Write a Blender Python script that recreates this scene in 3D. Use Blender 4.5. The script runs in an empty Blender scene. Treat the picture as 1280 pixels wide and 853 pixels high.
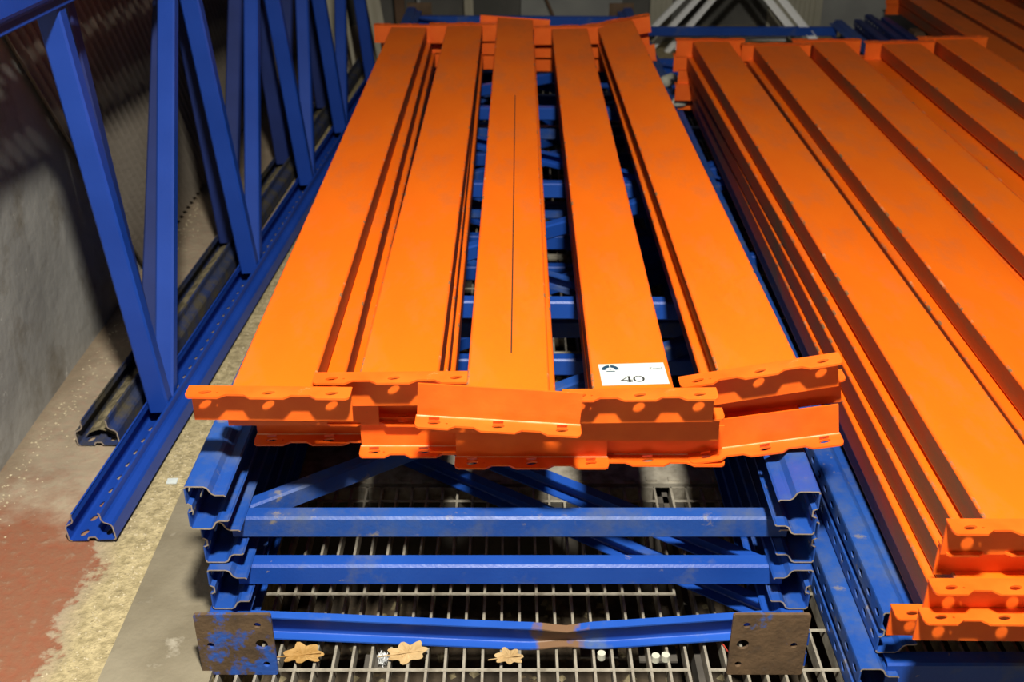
import bpy, bmesh, math, random
from mathutils import Vector, Matrix, Euler
from mathutils.geometry import tessellate_polygon
random.seed(7)
PI = math.pi
SC = bpy.context.scene
COL = SC.collection

# ------------------------------------------------------------------ camera, world, light, exposure
cam_d = bpy.data.cameras.new('camera')
cam_d.sensor_width = 22.3
cam_d.lens = 23.99
cam_d.clip_start = 0.02
cam_d.dof.use_dof = True
cam_d.dof.focus_distance = 1.85
cam_d.dof.aperture_fstop = 3.5
cam = bpy.data.objects.new('camera', cam_d)
COL.objects.link(cam)
cam.location = (0, 0, 1.45)
cam.rotation_euler = (math.radians(90 - 28.4), 0, 0)
SC.camera = cam

world = bpy.data.worlds.new('world')
SC.world = world
world.use_nodes = True
bg = world.node_tree.nodes['Background']
bg.inputs['Color'].default_value = (0.75, 0.8, 1.0, 1)
bg.inputs['Strength'].default_value = 0.02

def lamp(name, loc, power, size, color):
    d = bpy.data.lights.new(name, 'AREA')
    d.shape = 'DISK'; d.energy = power; d.size = size; d.color = color
    o = bpy.data.objects.new(name, d)
    COL.objects.link(o); o.location = loc
    return o
lamp('ceiling_lamp', (0.09, 0.26, 2.84), 148, 0.22, (1.0, 0.94, 0.80))
lamp('hall_lamp', (1.2, 8.5, 4.2), 6, 0.5, (0.9, 0.95, 1.0))  # added fill light for the background, no fitting known there

SC.view_settings.view_transform = 'Standard'
SC.view_settings.look = 'None'
SC.view_settings.gamma = 1
SC.view_settings.use_curve_mapping = False
SC.view_settings.exposure = 0.55

# ------------------------------------------------------------------ materials
def mat(name, cols, scale=8.0, rough=0.5, metal=0.0, bump=0.0, bscale=60.0, spots=None, spot_scale=20.0,
        spot_at=(0.60, 0.72), spots2=None, spot2_scale=50.0, spot2_at=(0.66, 0.74), stretch=(1, 1, 1), rough2=None, detail=6, spec=0.5):
    """noise mix between two colours, with up to two layers of stains"""
    m = bpy.data.materials.new(name); m.use_nodes = True
    nt = m.node_tree; N = nt.nodes; L = nt.links
    b = N['Principled BSDF']
    tc = N.new('ShaderNodeTexCoord'); mp = N.new('ShaderNodeMapping')
    mp.inputs['Scale'].default_value = stretch
    L.new(tc.outputs['Object'], mp.inputs['Vector'])
    n1 = N.new('ShaderNodeTexNoise'); n1.inputs['Scale'].default_value = scale; n1.inputs['Detail'].default_value = detail
    L.new(mp.outputs[0], n1.inputs['Vector'])
    r = N.new('ShaderNodeValToRGB')
    r.color_ramp.elements[0].position = 0.34; r.color_ramp.elements[1].position = 0.66
    r.color_ramp.elements[0].color = (*cols[0], 1); r.color_ramp.elements[1].color = (*cols[1], 1)
    L.new(n1.outputs['Fac'], r.inputs['Fac'])
    out = r.outputs['Color']
    rsock = None
    for col, sc, at in ((spots, spot_scale, spot_at), (spots2, spot2_scale, spot2_at)):
        if col is None: continue
        n2 = N.new('ShaderNodeTexNoise'); n2.inputs['Scale'].default_value = sc; n2.inputs['Detail'].default_value = 8
        n2.inputs['Roughness'].default_value = 0.65
        L.new(mp.outputs[0], n2.inputs['Vector'])
        mr = N.new('ShaderNodeMapRange'); mr.inputs['From Min'].default_value = at[0]; mr.inputs['From Max'].default_value = at[1]
        L.new(n2.outputs['Fac'], mr.inputs['Value'])
        mx = N.new('ShaderNodeMix'); mx.data_type = 'RGBA'
        L.new(mr.outputs[0], mx.inputs['Factor']); L.new(out, mx.inputs['A']); mx.inputs['B'].default_value = (*col, 1)
        out = mx.outputs['Result']
        if rsock is None: rsock = mr.outputs[0]
    L.new(out, b.inputs['Base Color'])
    b.inputs['Metallic'].default_value = metal
    b.inputs['Specular IOR Level'].default_value = spec
    if rsock is not None and rough2 is not None:
        mr = N.new('ShaderNodeMapRange'); L.new(rsock, mr.inputs['Value'])
        mr.inputs['To Min'].default_value = rough; mr.inputs['To Max'].default_value = rough2
        L.new(mr.outputs[0], b.inputs['Roughness'])
    else:
        b.inputs['Roughness'].default_value = rough
    if bump:
        n3 = N.new('ShaderNodeTexNoise'); n3.inputs['Scale'].default_value = bscale; n3.inputs['Detail'].default_value = 6
        L.new(tc.outputs['Object'], n3.inputs['Vector'])
        bp = N.new('ShaderNodeBump'); bp.inputs['Strength'].default_value = bump; bp.inputs['Distance'].default_value = 0.01
        L.new(n3.outputs['Fac'], bp.inputs['Height']); L.new(bp.outputs[0], b.inputs['Normal'])
    return m

M = {}
M['orange'] = mat('orange_paint', ((0.84, 0.138, 0.004), (0.90, 0.165, 0.005)), 5, 0.42, bump=0.04, bscale=200,
                  spots=(0.52, 0.135, 0.035), spot_scale=9, spot_at=(0.48, 0.85), spots2=(0.85, 0.42, 0.2), spot2_scale=70, spot2_at=(0.76, 0.80), stretch=(1, 0.4, 1), rough2=0.6)
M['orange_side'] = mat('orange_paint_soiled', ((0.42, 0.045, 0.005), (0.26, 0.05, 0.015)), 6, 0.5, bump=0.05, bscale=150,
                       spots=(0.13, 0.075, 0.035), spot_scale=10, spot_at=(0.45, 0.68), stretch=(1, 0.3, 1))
M['orange_conn'] = mat('orange_paint_connector', ((0.80, 0.105, 0.006), (0.90, 0.150, 0.012)), 12, 0.42, bump=0.05, bscale=180,
                       spots=(0.35, 0.11, 0.03), spot_scale=38, spot_at=(0.66, 0.76), spots2=(0.95, 0.50, 0.22), spot2_scale=26, spot2_at=(0.66, 0.78))
M['orange_worn'] = mat('orange_paint_worn_edge', ((0.90, 0.42, 0.16), (0.92, 0.62, 0.42)), 40, 0.5)
M['orange_edge'] = mat('orange_paint_chipped_edge', ((0.78, 0.11, 0.005), (0.86, 0.14, 0.007)), 5, 0.5, spots=(0.60, 0.40, 0.22), spot_scale=14, spot_at=(0.58, 0.72),
                       spots2=(0.25, 0.13, 0.06), spot2_scale=16, spot2_at=(0.56, 0.62))
M['seam'] = mat('dark_seam', ((0.03, 0.015, 0.01), (0.06, 0.02, 0.01)), 30, 0.9)
M['blue'] = mat('blue_paint', ((0.008, 0.056, 0.34), (0.013, 0.075, 0.40)), 6, 0.42, bump=0.06, bscale=160,
                spots=(0.10, 0.13, 0.20), spot_scale=7, spot_at=(0.56, 0.74), spots2=(0.30, 0.26, 0.20), spot2_scale=30, spot2_at=(0.68, 0.74), rough2=0.6)
M['blue_clean'] = mat('blue_paint_clean', ((0.006, 0.044, 0.31), (0.010, 0.056, 0.37)), 5, 0.45, bump=0.04, bscale=160,
                      spots=(0.20, 0.20, 0.24), spot_scale=45, spot_at=(0.72, 0.76))
M['blue_dirty'] = mat('blue_paint_dirty', ((0.01, 0.03, 0.14), (0.03, 0.035, 0.05)), 7, 0.7, bump=0.2, bscale=120,
                      spots=(0.07, 0.06, 0.04), spot_scale=12, spot_at=(0.45, 0.6))
M['blue_dark'] = mat('dark_blue_paint', ((0.008, 0.022, 0.13), (0.012, 0.03, 0.17)), 7, 0.55)
M['blue_worn'] = mat('blue_paint_worn', ((0.008, 0.054, 0.30), (0.018, 0.082, 0.36)), 5, 0.45, bump=0.08, bscale=120,
                     spots=(0.07, 0.10, 0.19), spot_scale=13, spot_at=(0.46, 0.76), spots2=(0.24, 0.21, 0.15), spot2_scale=22, spot2_at=(0.62, 0.74), rough2=0.7)
M['edge'] = mat('bare_metal_edge', ((0.30, 0.24, 0.19), (0.45, 0.40, 0.36)), 60, 0.55, 0.3)
M['rust'] = mat('rusty_plate', ((0.075, 0.048, 0.028), (0.13, 0.082, 0.045)), 25, 0.75, 0.1, bump=0.2, bscale=120,
                spots=(0.02, 0.09, 0.42), spot_scale=14, spot_at=(0.50, 0.56), spots2=(0.08, 0.05, 0.035), spot2_scale=40, spot2_at=(0.58, 0.7))
M['rust_brown'] = mat('rusty_plate_brown', ((0.085, 0.052, 0.028), (0.14, 0.085, 0.045)), 25, 0.75, 0.1, bump=0.2, bscale=120,
                spots=(0.03, 0.10, 0.36), spot_scale=11, spot_at=(0.58, 0.63), spots2=(0.09, 0.06, 0.04), spot2_scale=40, spot2_at=(0.58, 0.7))
M['grate'] = mat('galvanised_grating', ((0.28, 0.255, 0.21), (0.40, 0.37, 0.31)), 40, 0.65, 0.25, bump=0.15, bscale=200, spots=(0.12, 0.10, 0.075), spot_scale=15, spot_at=(0.5, 0.7))
M['pit'] = mat('pit_soil', ((0.035, 0.026, 0.018), (0.09, 0.065, 0.04)), 9, 0.95, bump=0.8, bscale=40, spots=(0.14, 0.10, 0.055), spot_scale=16, spot_at=(0.58, 0.66))
M['pit_wall'] = mat('pit_wall', ((0.05, 0.045, 0.04), (0.09, 0.08, 0.07)), 9, 0.95)
M['wall'] = mat('plaster_wall', ((0.25, 0.245, 0.235), (0.37, 0.365, 0.35)), 3.2, 0.85, bump=0.5, bscale=16, spots=(0.18, 0.16, 0.13), spot_scale=6, spot_at=(0.52, 0.70),
                spots2=(0.50, 0.49, 0.46), spot2_scale=22, spot2_at=(0.66, 0.72))
M['sheet'] = mat('brown_corrugated', ((0.20, 0.17, 0.14), (0.28, 0.245, 0.205)), 3, 0.7, bump=0.2, bscale=50)  # grey-brown of the ribs that imitate striped light and shade on the wall
M['back_wall'] = mat('rear_wall', ((0.10, 0.10, 0.095), (0.17, 0.165, 0.155)), 3, 0.9, bump=0.3, bscale=20)
M['board'] = mat('pale_board', ((0.36, 0.33, 0.25), (0.46, 0.43, 0.34)), 5, 0.7, stretch=(6, 6, 1), spots=(0.18, 0.15, 0.10), spot_scale=18, spot_at=(0.64, 0.72))
M['brown_board'] = mat('brown_board', ((0.10, 0.055, 0.03), (0.16, 0.09, 0.05)), 6, 0.8)
M['beige'] = mat('beige_sheet', ((0.34, 0.33, 0.26), (0.44, 0.42, 0.34)), 4, 0.6)
M['grey_sheet'] = mat('grey_sheet', ((0.24, 0.25, 0.25), (0.33, 0.34, 0.33)), 4, 0.6)
M['alu'] = mat('bright_aluminium', ((0.85, 0.87, 0.88), (0.93, 0.94, 0.95)), 12, 0.35, 0.0)
M['leaf'] = mat('dry_oak_leaf', ((0.30, 0.16, 0.035), (0.42, 0.25, 0.08)), 45, 0.7)
M['leaf_pale'] = mat('pale_dry_leaf', ((0.38, 0.25, 0.11), (0.48, 0.34, 0.17)), 45, 0.7)
M['white'] = mat('white_plastic', ((0.48, 0.48, 0.40), (0.58, 0.58, 0.50)), 30, 0.5)
M['fluff'] = mat('grey_fluff', ((0.5, 0.52, 0.55), (0.75, 0.77, 0.8)), 60, 0.95)
M['red_wire'] = mat('red_wire', ((0.45, 0.05, 0.03), (0.5, 0.06, 0.04)), 30, 0.5)
M['paper'] = mat('sticker_paper', ((0.50, 0.55, 0.56), (0.54, 0.59, 0.60)), 8, 0.5)
M['ink'] = mat('black_ink', ((0.02, 0.02, 0.02), (0.03, 0.03, 0.03)), 30, 0.6)
M['ink_pale'] = mat('pale_grey_ink', ((0.18, 0.21, 0.23), (0.22, 0.25, 0.27)), 30, 0.6)
M['teal'] = mat('teal_ink', ((0.005, 0.035, 0.07), (0.01, 0.045, 0.085)), 30, 0.6)
M['soil'] = mat('dry_soil', ((0.12, 0.10, 0.055), (0.30, 0.25, 0.15)), 40, 0.95, bump=0.6, bscale=120)
M['grit'] = mat('pale_grit', ((0.40, 0.34, 0.22), (0.55, 0.48, 0.34)), 60, 0.9)
M['slab'] = mat('kerb_concrete', ((0.17, 0.145, 0.10), (0.25, 0.22, 0.16)), 6, 0.85, bump=0.3, bscale=60,
                spots=(0.34, 0.31, 0.25), spot_scale=14, spot_at=(0.62, 0.72), spots2=(0.11, 0.095, 0.065), spot2_scale=7, spot2_at=(0.56, 0.7))

def floor_material():
    m = bpy.data.materials.new('workshop_floor'); m.use_nodes = True
    nt = m.node_tree; N = nt.nodes; L = nt.links; b = N['Principled BSDF']
    tc = N.new('ShaderNodeTexCoord')
    sep = N.new('ShaderNodeSeparateXYZ'); L.new(tc.outputs['Object'], sep.inputs[0])
    def noise(sc, det=7, rough=0.6):
        n = N.new('ShaderNodeTexNoise'); n.inputs['Scale'].default_value = sc; n.inputs['Detail'].default_value = det
        n.inputs['Roughness'].default_value = rough; L.new(tc.outputs['Object'], n.inputs['Vector']); return n.outputs['Fac']
    def math_(op, a, b_):
        n = N.new('ShaderNodeMath'); n.operation = op
        for i, v in enumerate((a, b_)):
            if isinstance(v, (int, float)): n.inputs[i].default_value = v
            else: L.new(v, n.inputs[i])
        return n.outputs[0]
    def rng(v, a, b_):
        n = N.new('ShaderNodeMapRange'); n.inputs['From Min'].default_value = a; n.inputs['From Max'].default_value = b_
        L.new(v, n.inputs['Value']); return n.outputs[0]
    def mix(f, a, b_):
        n = N.new('ShaderNodeMix'); n.data_type = 'RGBA'; L.new(f, n.inputs['Factor'])
        for k, v in (('A', a), ('B', b_)):
            if isinstance(v, tuple): n.inputs[k].default_value = (*v, 1)
            else: L.new(v, n.inputs[k])
        return n.outputs['Result']
    nA = noise(2.5); nB = noise(9); nC = noise(45); nD = noise(120, 4)
    base = mix(rng(nB, 0.35, 0.65), (0.29, 0.235, 0.17), (0.38, 0.31, 0.225))
    # worn pinkish film of old paint
    base = mix(math_('MULTIPLY', rng(nC, 0.45, 0.75), 0.5), base, (0.36, 0.20, 0.15))
    # old red paint, wears out at its rim:  x < -0.845 + wobble  and y < 2.0
    xw = math_('ADD', sep.outputs['X'], math_('MULTIPLY', math_('SUBTRACT', nB, 0.5), 0.22))
    xw = math_('ADD', xw, math_('MULTIPLY', math_('SUBTRACT', nC, 0.5), 0.05))
    yw = math_('ADD', sep.outputs['Y'], math_('MULTIPLY', math_('SUBTRACT', nB, 0.5), 0.5))
    inx = rng(xw, -0.835, -0.848)
    iny = rng(yw, 2.02, 1.84)
    red = mix(rng(nC, 0.35, 0.7), (0.27, 0.092, 0.048), (0.24, 0.115, 0.065))
    redm = math_('MULTIPLY', inx, iny)
    redm = math_('MULTIPLY', redm, rng(nC, 0.80, 0.60))
    # strip of pale dust and crumbled mortar between paint and kerb
    xs = math_('ADD', sep.outputs['X'], math_('MULTIPLY', math_('SUBTRACT', nB, 0.5), 0.10))
    # follows the upright: gets closer to the kerb near the camera
    dust_in = math_('MULTIPLY', rng(xs, -0.85, -0.80), 1.0)
    dust = mix(rng(nC, 0.38, 0.62), (0.33, 0.27, 0.145), (0.54, 0.45, 0.26))
    dust = mix(rng(nD, 0.60, 0.68), dust, (0.20, 0.16, 0.09))
    # dirt line at the foot of the wall
    wl = rng(xs, -1.09, -1.15)
    base = mix(math_('MULTIPLY', wl, 0.7), base, (0.20, 0.15, 0.10))
    base = mix(dust_in, base, dust)
    base = mix(redm, base, red)
    base = mix(math_('MULTIPLY', rng(nD, 0.69, 0.74), 0.6), base, (0.62, 0.55, 0.45))
    base = mix(math_('MULTIPLY', rng(nA, 0.52, 0.70), 0.25), base, (0.16, 0.12, 0.085))
    L.new(base, b.inputs['Base Color'])
    b.inputs['Roughness'].default_value = 0.82
    bp = N.new('ShaderNodeBump'); bp.inputs['Strength'].default_value = 0.55; bp.inputs['Distance'].default_value = 0.012
    hsum = math_('ADD', math_('MULTIPLY', nC, 0.6), math_('MULTIPLY', dust_in, math_('ADD', nD, nC)))
    L.new(hsum, bp.inputs['Height']); L.new(bp.outputs[0], b.inputs['Normal'])
    return m
M['floor'] = floor_material()

# ------------------------------------------------------------------ mesh helpers
def mesh(name, verts, faces, mats, idx=None, smooth=False):
    me = bpy.data.meshes.new(name)
    me.from_pydata([tuple(v) for v in verts], [], faces)
    for m in mats: me.materials.append(M[m])
    if idx: 
        for p, i in zip(me.polygons, idx): p.material_index = i
    if smooth:
        for p in me.polygons: p.use_smooth = True
    me.update()
    return me

class MB:
    def __init__(s): s.v = []; s.f = []; s.i = []
    def add(s, vs, fs, mi=0):
        o = len(s.v); s.v += [tuple(v) for v in vs]
        s.f += [tuple(a + o for a in f) for f in fs]; s.i += [mi] * len(fs)
    def box(s, x0, x1, y0, y1, z0, z1, mi=0):
        s.add([(x0,y0,z0),(x1,y0,z0),(x1,y1,z0),(x0,y1,z0),(x0,y0,z1),(x1,y0,z1),(x1,y1,z1),(x0,y1,z1)],
              [(0,3,2,1),(4,5,6,7),(0,1,5,4),(1,2,6,5),(2,3,7,6),(3,0,4,7)], mi)
    def prism(s, prof, y0, y1, mi=0, cap=None, mis=None):
        """closed 2D profile (x,z) extruded along y"""
        n = len(prof)
        vs = [(p[0], y0, p[1]) for p in prof] + [(p[0], y1, p[1]) for p in prof]
        o = len(s.v); s.v += vs
        for k in range(n):
            j = (k + 1) % n
            s.f.append((o+k, o+k+n, o+j+n, o+j)); s.i.append(mis[k] if mis else mi)
        tris = tessellate_polygon([[Vector((p[0], p[1], 0)) for p in prof]])
        for t in tris:
            s.f.append((o+t[0], o+t[1], o+t[2])); s.i.append(mi if cap is None else cap)
            s.f.append((o+t[2]+n, o+t[1]+n, o+t[0]+n)); s.i.append(mi if cap is None else cap)
    def plate(s, outer, holes, fn, t, mi=0, edge=None):
        """flat plate with holes; fn(u,v,w) maps plate coordinates to 3D, w = 0..t"""
        loops = [outer] + holes
        flat = [p for l in loops for p in l]; n = len(flat)
        o = len(s.v)
        s.v += [fn(p[0], p[1], 0) for p in flat] + [fn(p[0], p[1], t) for p in flat]
        tris = tessellate_polygon([[Vector((p[0], p[1], 0)) for p in l] for l in loops])
        for a in tris:
            s.f.append((o+a[0], o+a[1], o+a[2])); s.i.append(mi)
            s.f.append((o+a[2]+n, o+a[1]+n, o+a[0]+n)); s.i.append(mi)
        k0 = 0
        for l in loops:
            m = len(l)
            for k in range(m):
                a, b = k0 + k, k0 + (k + 1) % m
                s.f.append((o+a, o+b, o+b+n, o+a+n)); s.i.append(mi if edge is None else edge)
            k0 += m
    def build(s, name, mats, smooth=False):
        me = mesh(name, s.v, s.f, mats, s.i, smooth)
        bm = bmesh.new(); bm.from_mesh(me); bmesh.ops.recalc_face_normals(bm, faces=bm.faces); bm.to_mesh(me); bm.free()
        return me

def ob(name, data, parent=None, mx=None, label=None, kind=None):
    o = bpy.data.objects.new(name, data); COL.objects.link(o)
    if parent is not None: o.parent = parent
    if mx is not None: o.matrix_local = mx
    if label: o['label'] = label
    if kind: o['kind'] = kind
    return o

def thing(name, label, cat, mx=None, group=None, data=None, kind='thing'):
    o = bpy.data.objects.new(name, data); COL.objects.link(o)
    if mx is not None: o.matrix_world = mx
    o['label'] = label; o['category'] = cat; o['kind'] = kind
    if group: o['group'] = group
    return o

def struct(name, data, mx=None):
    o = ob(name, data, None, mx); o['kind'] = 'structure'; return o

def ellipse(cx, cy, rx, ry, n=10, rot=0):
    return [(cx + rx*math.cos(a)*math.cos(rot) - ry*math.sin(a)*math.sin(rot), cy + rx*math.cos(a)*math.sin(rot) + ry*math.sin(a)*math.cos(rot))
            for a in [2*PI*k/n for k in range(n)]]

def ribbon(pts, t):
    """thin closed outline along an open polyline, thickness t to its left"""
    n = len(pts); off = []
    for k in range(n):
        a = Vector(pts[max(k-1, 0)]); b = Vector(pts[k]); c = Vector(pts[min(k+1, n-1)])
        d1 = (b - a) if k > 0 else (c - b); d2 = (c - b) if k < n-1 else (b - a)
        d1.normalize(); d2.normalize()
        n1 = Vector((-d1.y, d1.x)); n2 = Vector((-d2.y, d2.x))
        m = (n1 + n2); m.normalize()
        s = t / max(0.4, m.dot(n1))
        off.append((b.x + m.x*s, b.y + m.y*s))
    return list(pts) + off[::-1]

# ------------------------------------------------------------------ upright (perforated open section)
UH = 0.090; UD = 0.068
_up = {}
def upright_mesh(length, matname, mirror=False, full=True):
    key = (round(length, 2), matname, mirror)
    if key in _up: return _up[key]
    t = 0.0026
    b = MB()
    # flats of the web with holes: z 0.006..0.036 and 0.054..0.084
    top = [(0.0, 0.084), (0.001, 0.088), (0.004, 0.090), (0.034, 0.090), (0.040, 0.087), (0.046, 0.076), (0.051, 0.073), (0.066, 0.073), (0.069, 0.070)]
    mid = [(0.0, 0.036), (0.007, 0.040), (0.007, 0.050), (0.0, 0.054)]
    bot = [(p[0], UH - p[1]) for p in top][::-1]
    pitch = 0.05
    n = int(length / pitch); L = length
    b.prism(ribbon(top, -t), 0, L, 0, 1); b.prism(ribbon(bot, -t), 0, L, 0, 1); b.prism(ribbon(mid, -t), 0, L, 0, 1)
    p = L / n
    for z0, z1, sl in ((0.006, 0.036, 0.25), (0.054, 0.084, -0.25)):
        zc = (z0 + z1) / 2
        for k in range(n):
            y0 = k * p; yc = y0 + p / 2
            outer = [(y0, z0), (yc, z0), (y0 + p, z0), (y0 + p, zc), (y0 + p, z1), (yc, z1), (y0, z1), (y0, zc)]
            ang = [math.atan2(q[1]-zc, q[0]-yc) for q in outer]
            inner = [(yc + 0.0115*math.cos(a) + sl*0.007*math.sin(a), zc + 0.0075*math.sin(a)) for a in ang]
            vs = []
            for w in (0, t):
                vs += [(w, q[0], q[1]) for q in outer] + [(w, q[0], q[1]) for q in inner]
            fs = []
            for j in range(8):
                q = (j + 1) % 8
                fs += [(j, q, 8+q, 8+j), (16+j, 24+j, 24+q, 16+q), (8+j, 8+q, 24+q, 24+j)]
            if k == 0: fs += [(0, 7, 23, 16), (7, 6, 22, 23)]
            b.add(vs, fs, 0)
    if mirror: b.v = [(-v[0], v[1], v[2]) for v in b.v]
    me = b.build('upright', [matname, 'edge'])
    _up[key] = me
    return me

def brace_mesh(length, a, d, matname, t=0.003):
    b = MB()
    r = 0.004
    prof = [(-a/2, d), (-a/2, r), (-a/2 + r, 0), (a/2 - r, 0), (a/2, r), (a/2, d)]   # (z', y')
    loop = ribbon([(p[0], p[1]) for p in prof], t)
    n = len(loop)
    vs = [(0, p[1], p[0]) for p in loop] + [(length, p[1], p[0]) for p in loop]
    fs = [(k, (k+1) % n, (k+1) % n + n, k + n) for k in range(n)]
    m = n // 2
    for k in range(m - 1):
        fs.append((k, k+1, n-2-k, n-1-k)); fs.append((n+k, 2*n-1-k, 2*n-2-k, n+k+1))
    b.add(vs, fs, 0)
    return b.build('brace', [matname])

def brace(name, parent, p, q, zc, a=0.045, d=0.030, matname='blue', label=None, tuck=0.0):
    """channel from p to q (x,y in the frame's plane) centred on height zc"""
    p = Vector((p[0], p[1], zc)); q = Vector((q[0], q[1], zc))
    u = (q - p).normalized(); z = Vector((0, 0, 1)); v = z.cross(u)
    mx = Matrix(((u.x, v.x, z.x, p.x), (u.y, v.y, z.y, p.y), (u.z, v.z, z.z, p.z), (0, 0, 0, 1)))
    return ob(name, brace_mesh((q - p).length, a, d, matname), parent, mx, label)

def frame(label, mx, W, L, straights, diags, umat='blue', bmat='blue', group=None, cat='rack frame', gap=0.012):
    t = thing('rack_truss', label, cat, mx, group)
    ob('upright', upright_mesh(L, umat), t)
    ob('upright', upright_mesh(L, umat, True), t, Matrix.Translation((W, 0, 0)))
    x0, x1 = 0.042, W - 0.042
    for y in straights:
        brace('straight_brace', t, (x0, y), (x1, y), UH/2, matname=bmat)
    for (ya, yb, s) in diags:     # s=+1: from the x0 side at ya to the x1 side at yb
        a, b = ((x0 + gap, ya), (x1 - gap, yb)) if s > 0 else ((x1 - gap, ya), (x0 + gap, yb))
        brace('diagonal_brace', t, a, b, UH/2, a=0.040, d=0.026, matname=bmat)
    return t

# ------------------------------------------------------------------ orange beam
BW, BT = 0.133, 0.050
_bm = {}
def beam_mesh(L, seam=False, width=0.133):
    key = (round(L, 3), seam, width)
    if key in _bm: return _bm[key]
    r = 0.004; w = width/2
    pts = []
    for cx, cz, a0 in ((w-r, -r, 90), (w-r, -BT+r, 0), (-w+r, -BT+r, -90), (-w+r, -r, -180)):
        for k in range(4):
            a = math.radians(a0 - 30*k)
            pts.append((cx + r*math.cos(a), cz + r*math.sin(a)))
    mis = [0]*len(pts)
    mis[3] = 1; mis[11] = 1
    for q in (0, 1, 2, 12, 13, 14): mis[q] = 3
    if seam:
        sx = 0.004
        pts += [(sx-0.0012, 0), (sx-0.0006, -0.0025), (sx+0.0006, -0.0025), (sx+0.0012, 0)]
        mis += [2, 2, 2, 0]
    b = MB()
    if seam:
        plain = pts[:-4]
        b.prism(plain, 0.003, 0.12, 0, 0, mis[:len(plain)]); b.prism(pts, 0.12, 1.68, 0, 0, mis); b.prism(plain, 1.68, L-0.003, 0, 0, mis[:len(plain)])
    else: b.prism(pts, 0.003, L-0.003, 0, 0, mis)
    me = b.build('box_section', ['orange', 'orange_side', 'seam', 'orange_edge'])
    _bm[key] = me
    return me

_cn = {}
def connector_mesh(far=False, down=False, shift=0.0, slim=0.0):
    key = (far, down, round(shift, 3), slim)
    if key in _cn: return _cn[key]
    b = MB(); hw = 0.1325 - slim; t = 0.0035; H = 0.064; top = 0.004; D = 0.036
    x0, x1 = -hw + shift, hw + shift
    # end plate
    b.plate([(x0+0.002, -H+top), (x1-0.002, -H+top), (x1-0.002, top-0.001), (x0+0.002, top-0.001)], [], lambda u, v, w: (u, -w, v), t)
    Wd = x1 - x0
    def X(f): return x0 + f*Wd
    n = 0.0095
    out = [(X(0), 0), (X(0), -D+0.010), (X(0.008), -D+0.003), (X(0.025), -D), (X(0.20), -D), (X(0.245), -D+n), (X(0.35), -D+n), (X(0.395), -D),
           (X(0.60), -D), (X(0.645), -D+n), (X(0.75), -D+n), (X(0.795), -D), (X(0.975), -D), (X(0.992), -D+0.003), (X(1), -D+0.010), (X(1), 0)]
    holes = [ellipse(X(0.115), -D*0.58, 0.0105, 0.0050, 10, 0.25), ellipse(X(0.50), -D*0.58, 0.0105, 0.0050, 10, 0.25), ellipse(X(0.885), -D*0.58, 0.0105, 0.0050, 10, 0.25),
             ellipse(X(0.19), -D*0.6, 0.0022, 0.0018, 6)]
    zf = top
    b.plate(out, holes, (lambda u, v, w: (u, v, zf - w)) if not down else (lambda u, v, w: (u, v, -H + top + w)), t, 0)
    # small punched lip behind the long hole
    for f in ((0.115, 0.5, 0.885) if down else ()):
        zz = (zf - t - 0.004) if not down else (-H + top + t + 0.002)
        b.add([(X(f)-0.009, -D*0.58+0.004, zz), (X(f)+0.008, -D*0.58+0.006, zz), (X(f)+0.008, -D*0.58+0.004, zz+0.006), (X(f)-0.009, -D*0.58+0.002, zz+0.006)], [(0, 1, 2, 3)], 0)
    if down: b.box(x0+0.001, x1-0.001, -t-0.0012, -t+0.0005, -H+top+t-0.0005, -H+top+t+0.0018, 1)
    if far: b.v = [(-v[0], -v[1], v[2]) for v in b.v]
    me = b.build('end_connector', ['orange_conn', 'orange_worn'])
    _cn[key] = me
    return me

def rack_beam(label, near, far_x, z, L=2.61, roll=0.0, down=False, shift=0.0, slim=0.0, seam=False, group=None, fshift=0.0, dz=0.0, width=0.133):
    """near=(x,y) of the near end's top centre; far_x where the axis ends; roll>0 lifts the right side; dz = rise to the far end"""
    yaw = math.atan2(near[0] - far_x, L)
    rot = Euler((math.atan2(dz, L), -math.radians(roll), yaw), 'XYZ').to_matrix().to_4x4()
    mx = Matrix.Translation((near[0], near[1], z)) @ rot
    t = thing('rack_beam', label, 'beam', mx, group)
    ob('box_section', beam_mesh(L, seam, width), t)
    ob('end_connector', connector_mesh(False, down, shift, slim), t)
    ob('end_connector', connector_mesh(True, down, fshift, 0.0), t, Matrix.Translation((0, L, 0)))
    return t

# ------------------------------------------------------------------ the setting
WX = -1.165      # left wall
PX0, PX1, PY0, PY1 = -0.53, 2.30, 0.70, 5.6
b = MB()
for x0, x1, y0, y1 in ((WX-0.3, PX0, -0.6, 7.0), (PX0, PX1, PY1, 7.0), (PX1, 4.5, -0.6, 7.0), (PX0, PX1, -0.6, PY0)):
    b.box(x0, x1, y0, y1, -0.30, 0)
struct('floor', b.build('floor', ['floor']))
b = MB(); b.box(PX0, PX1, PY0, PY1, -0.32, -0.30)
struct('floor_pit', b.build('floor_pit', ['pit']))

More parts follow.
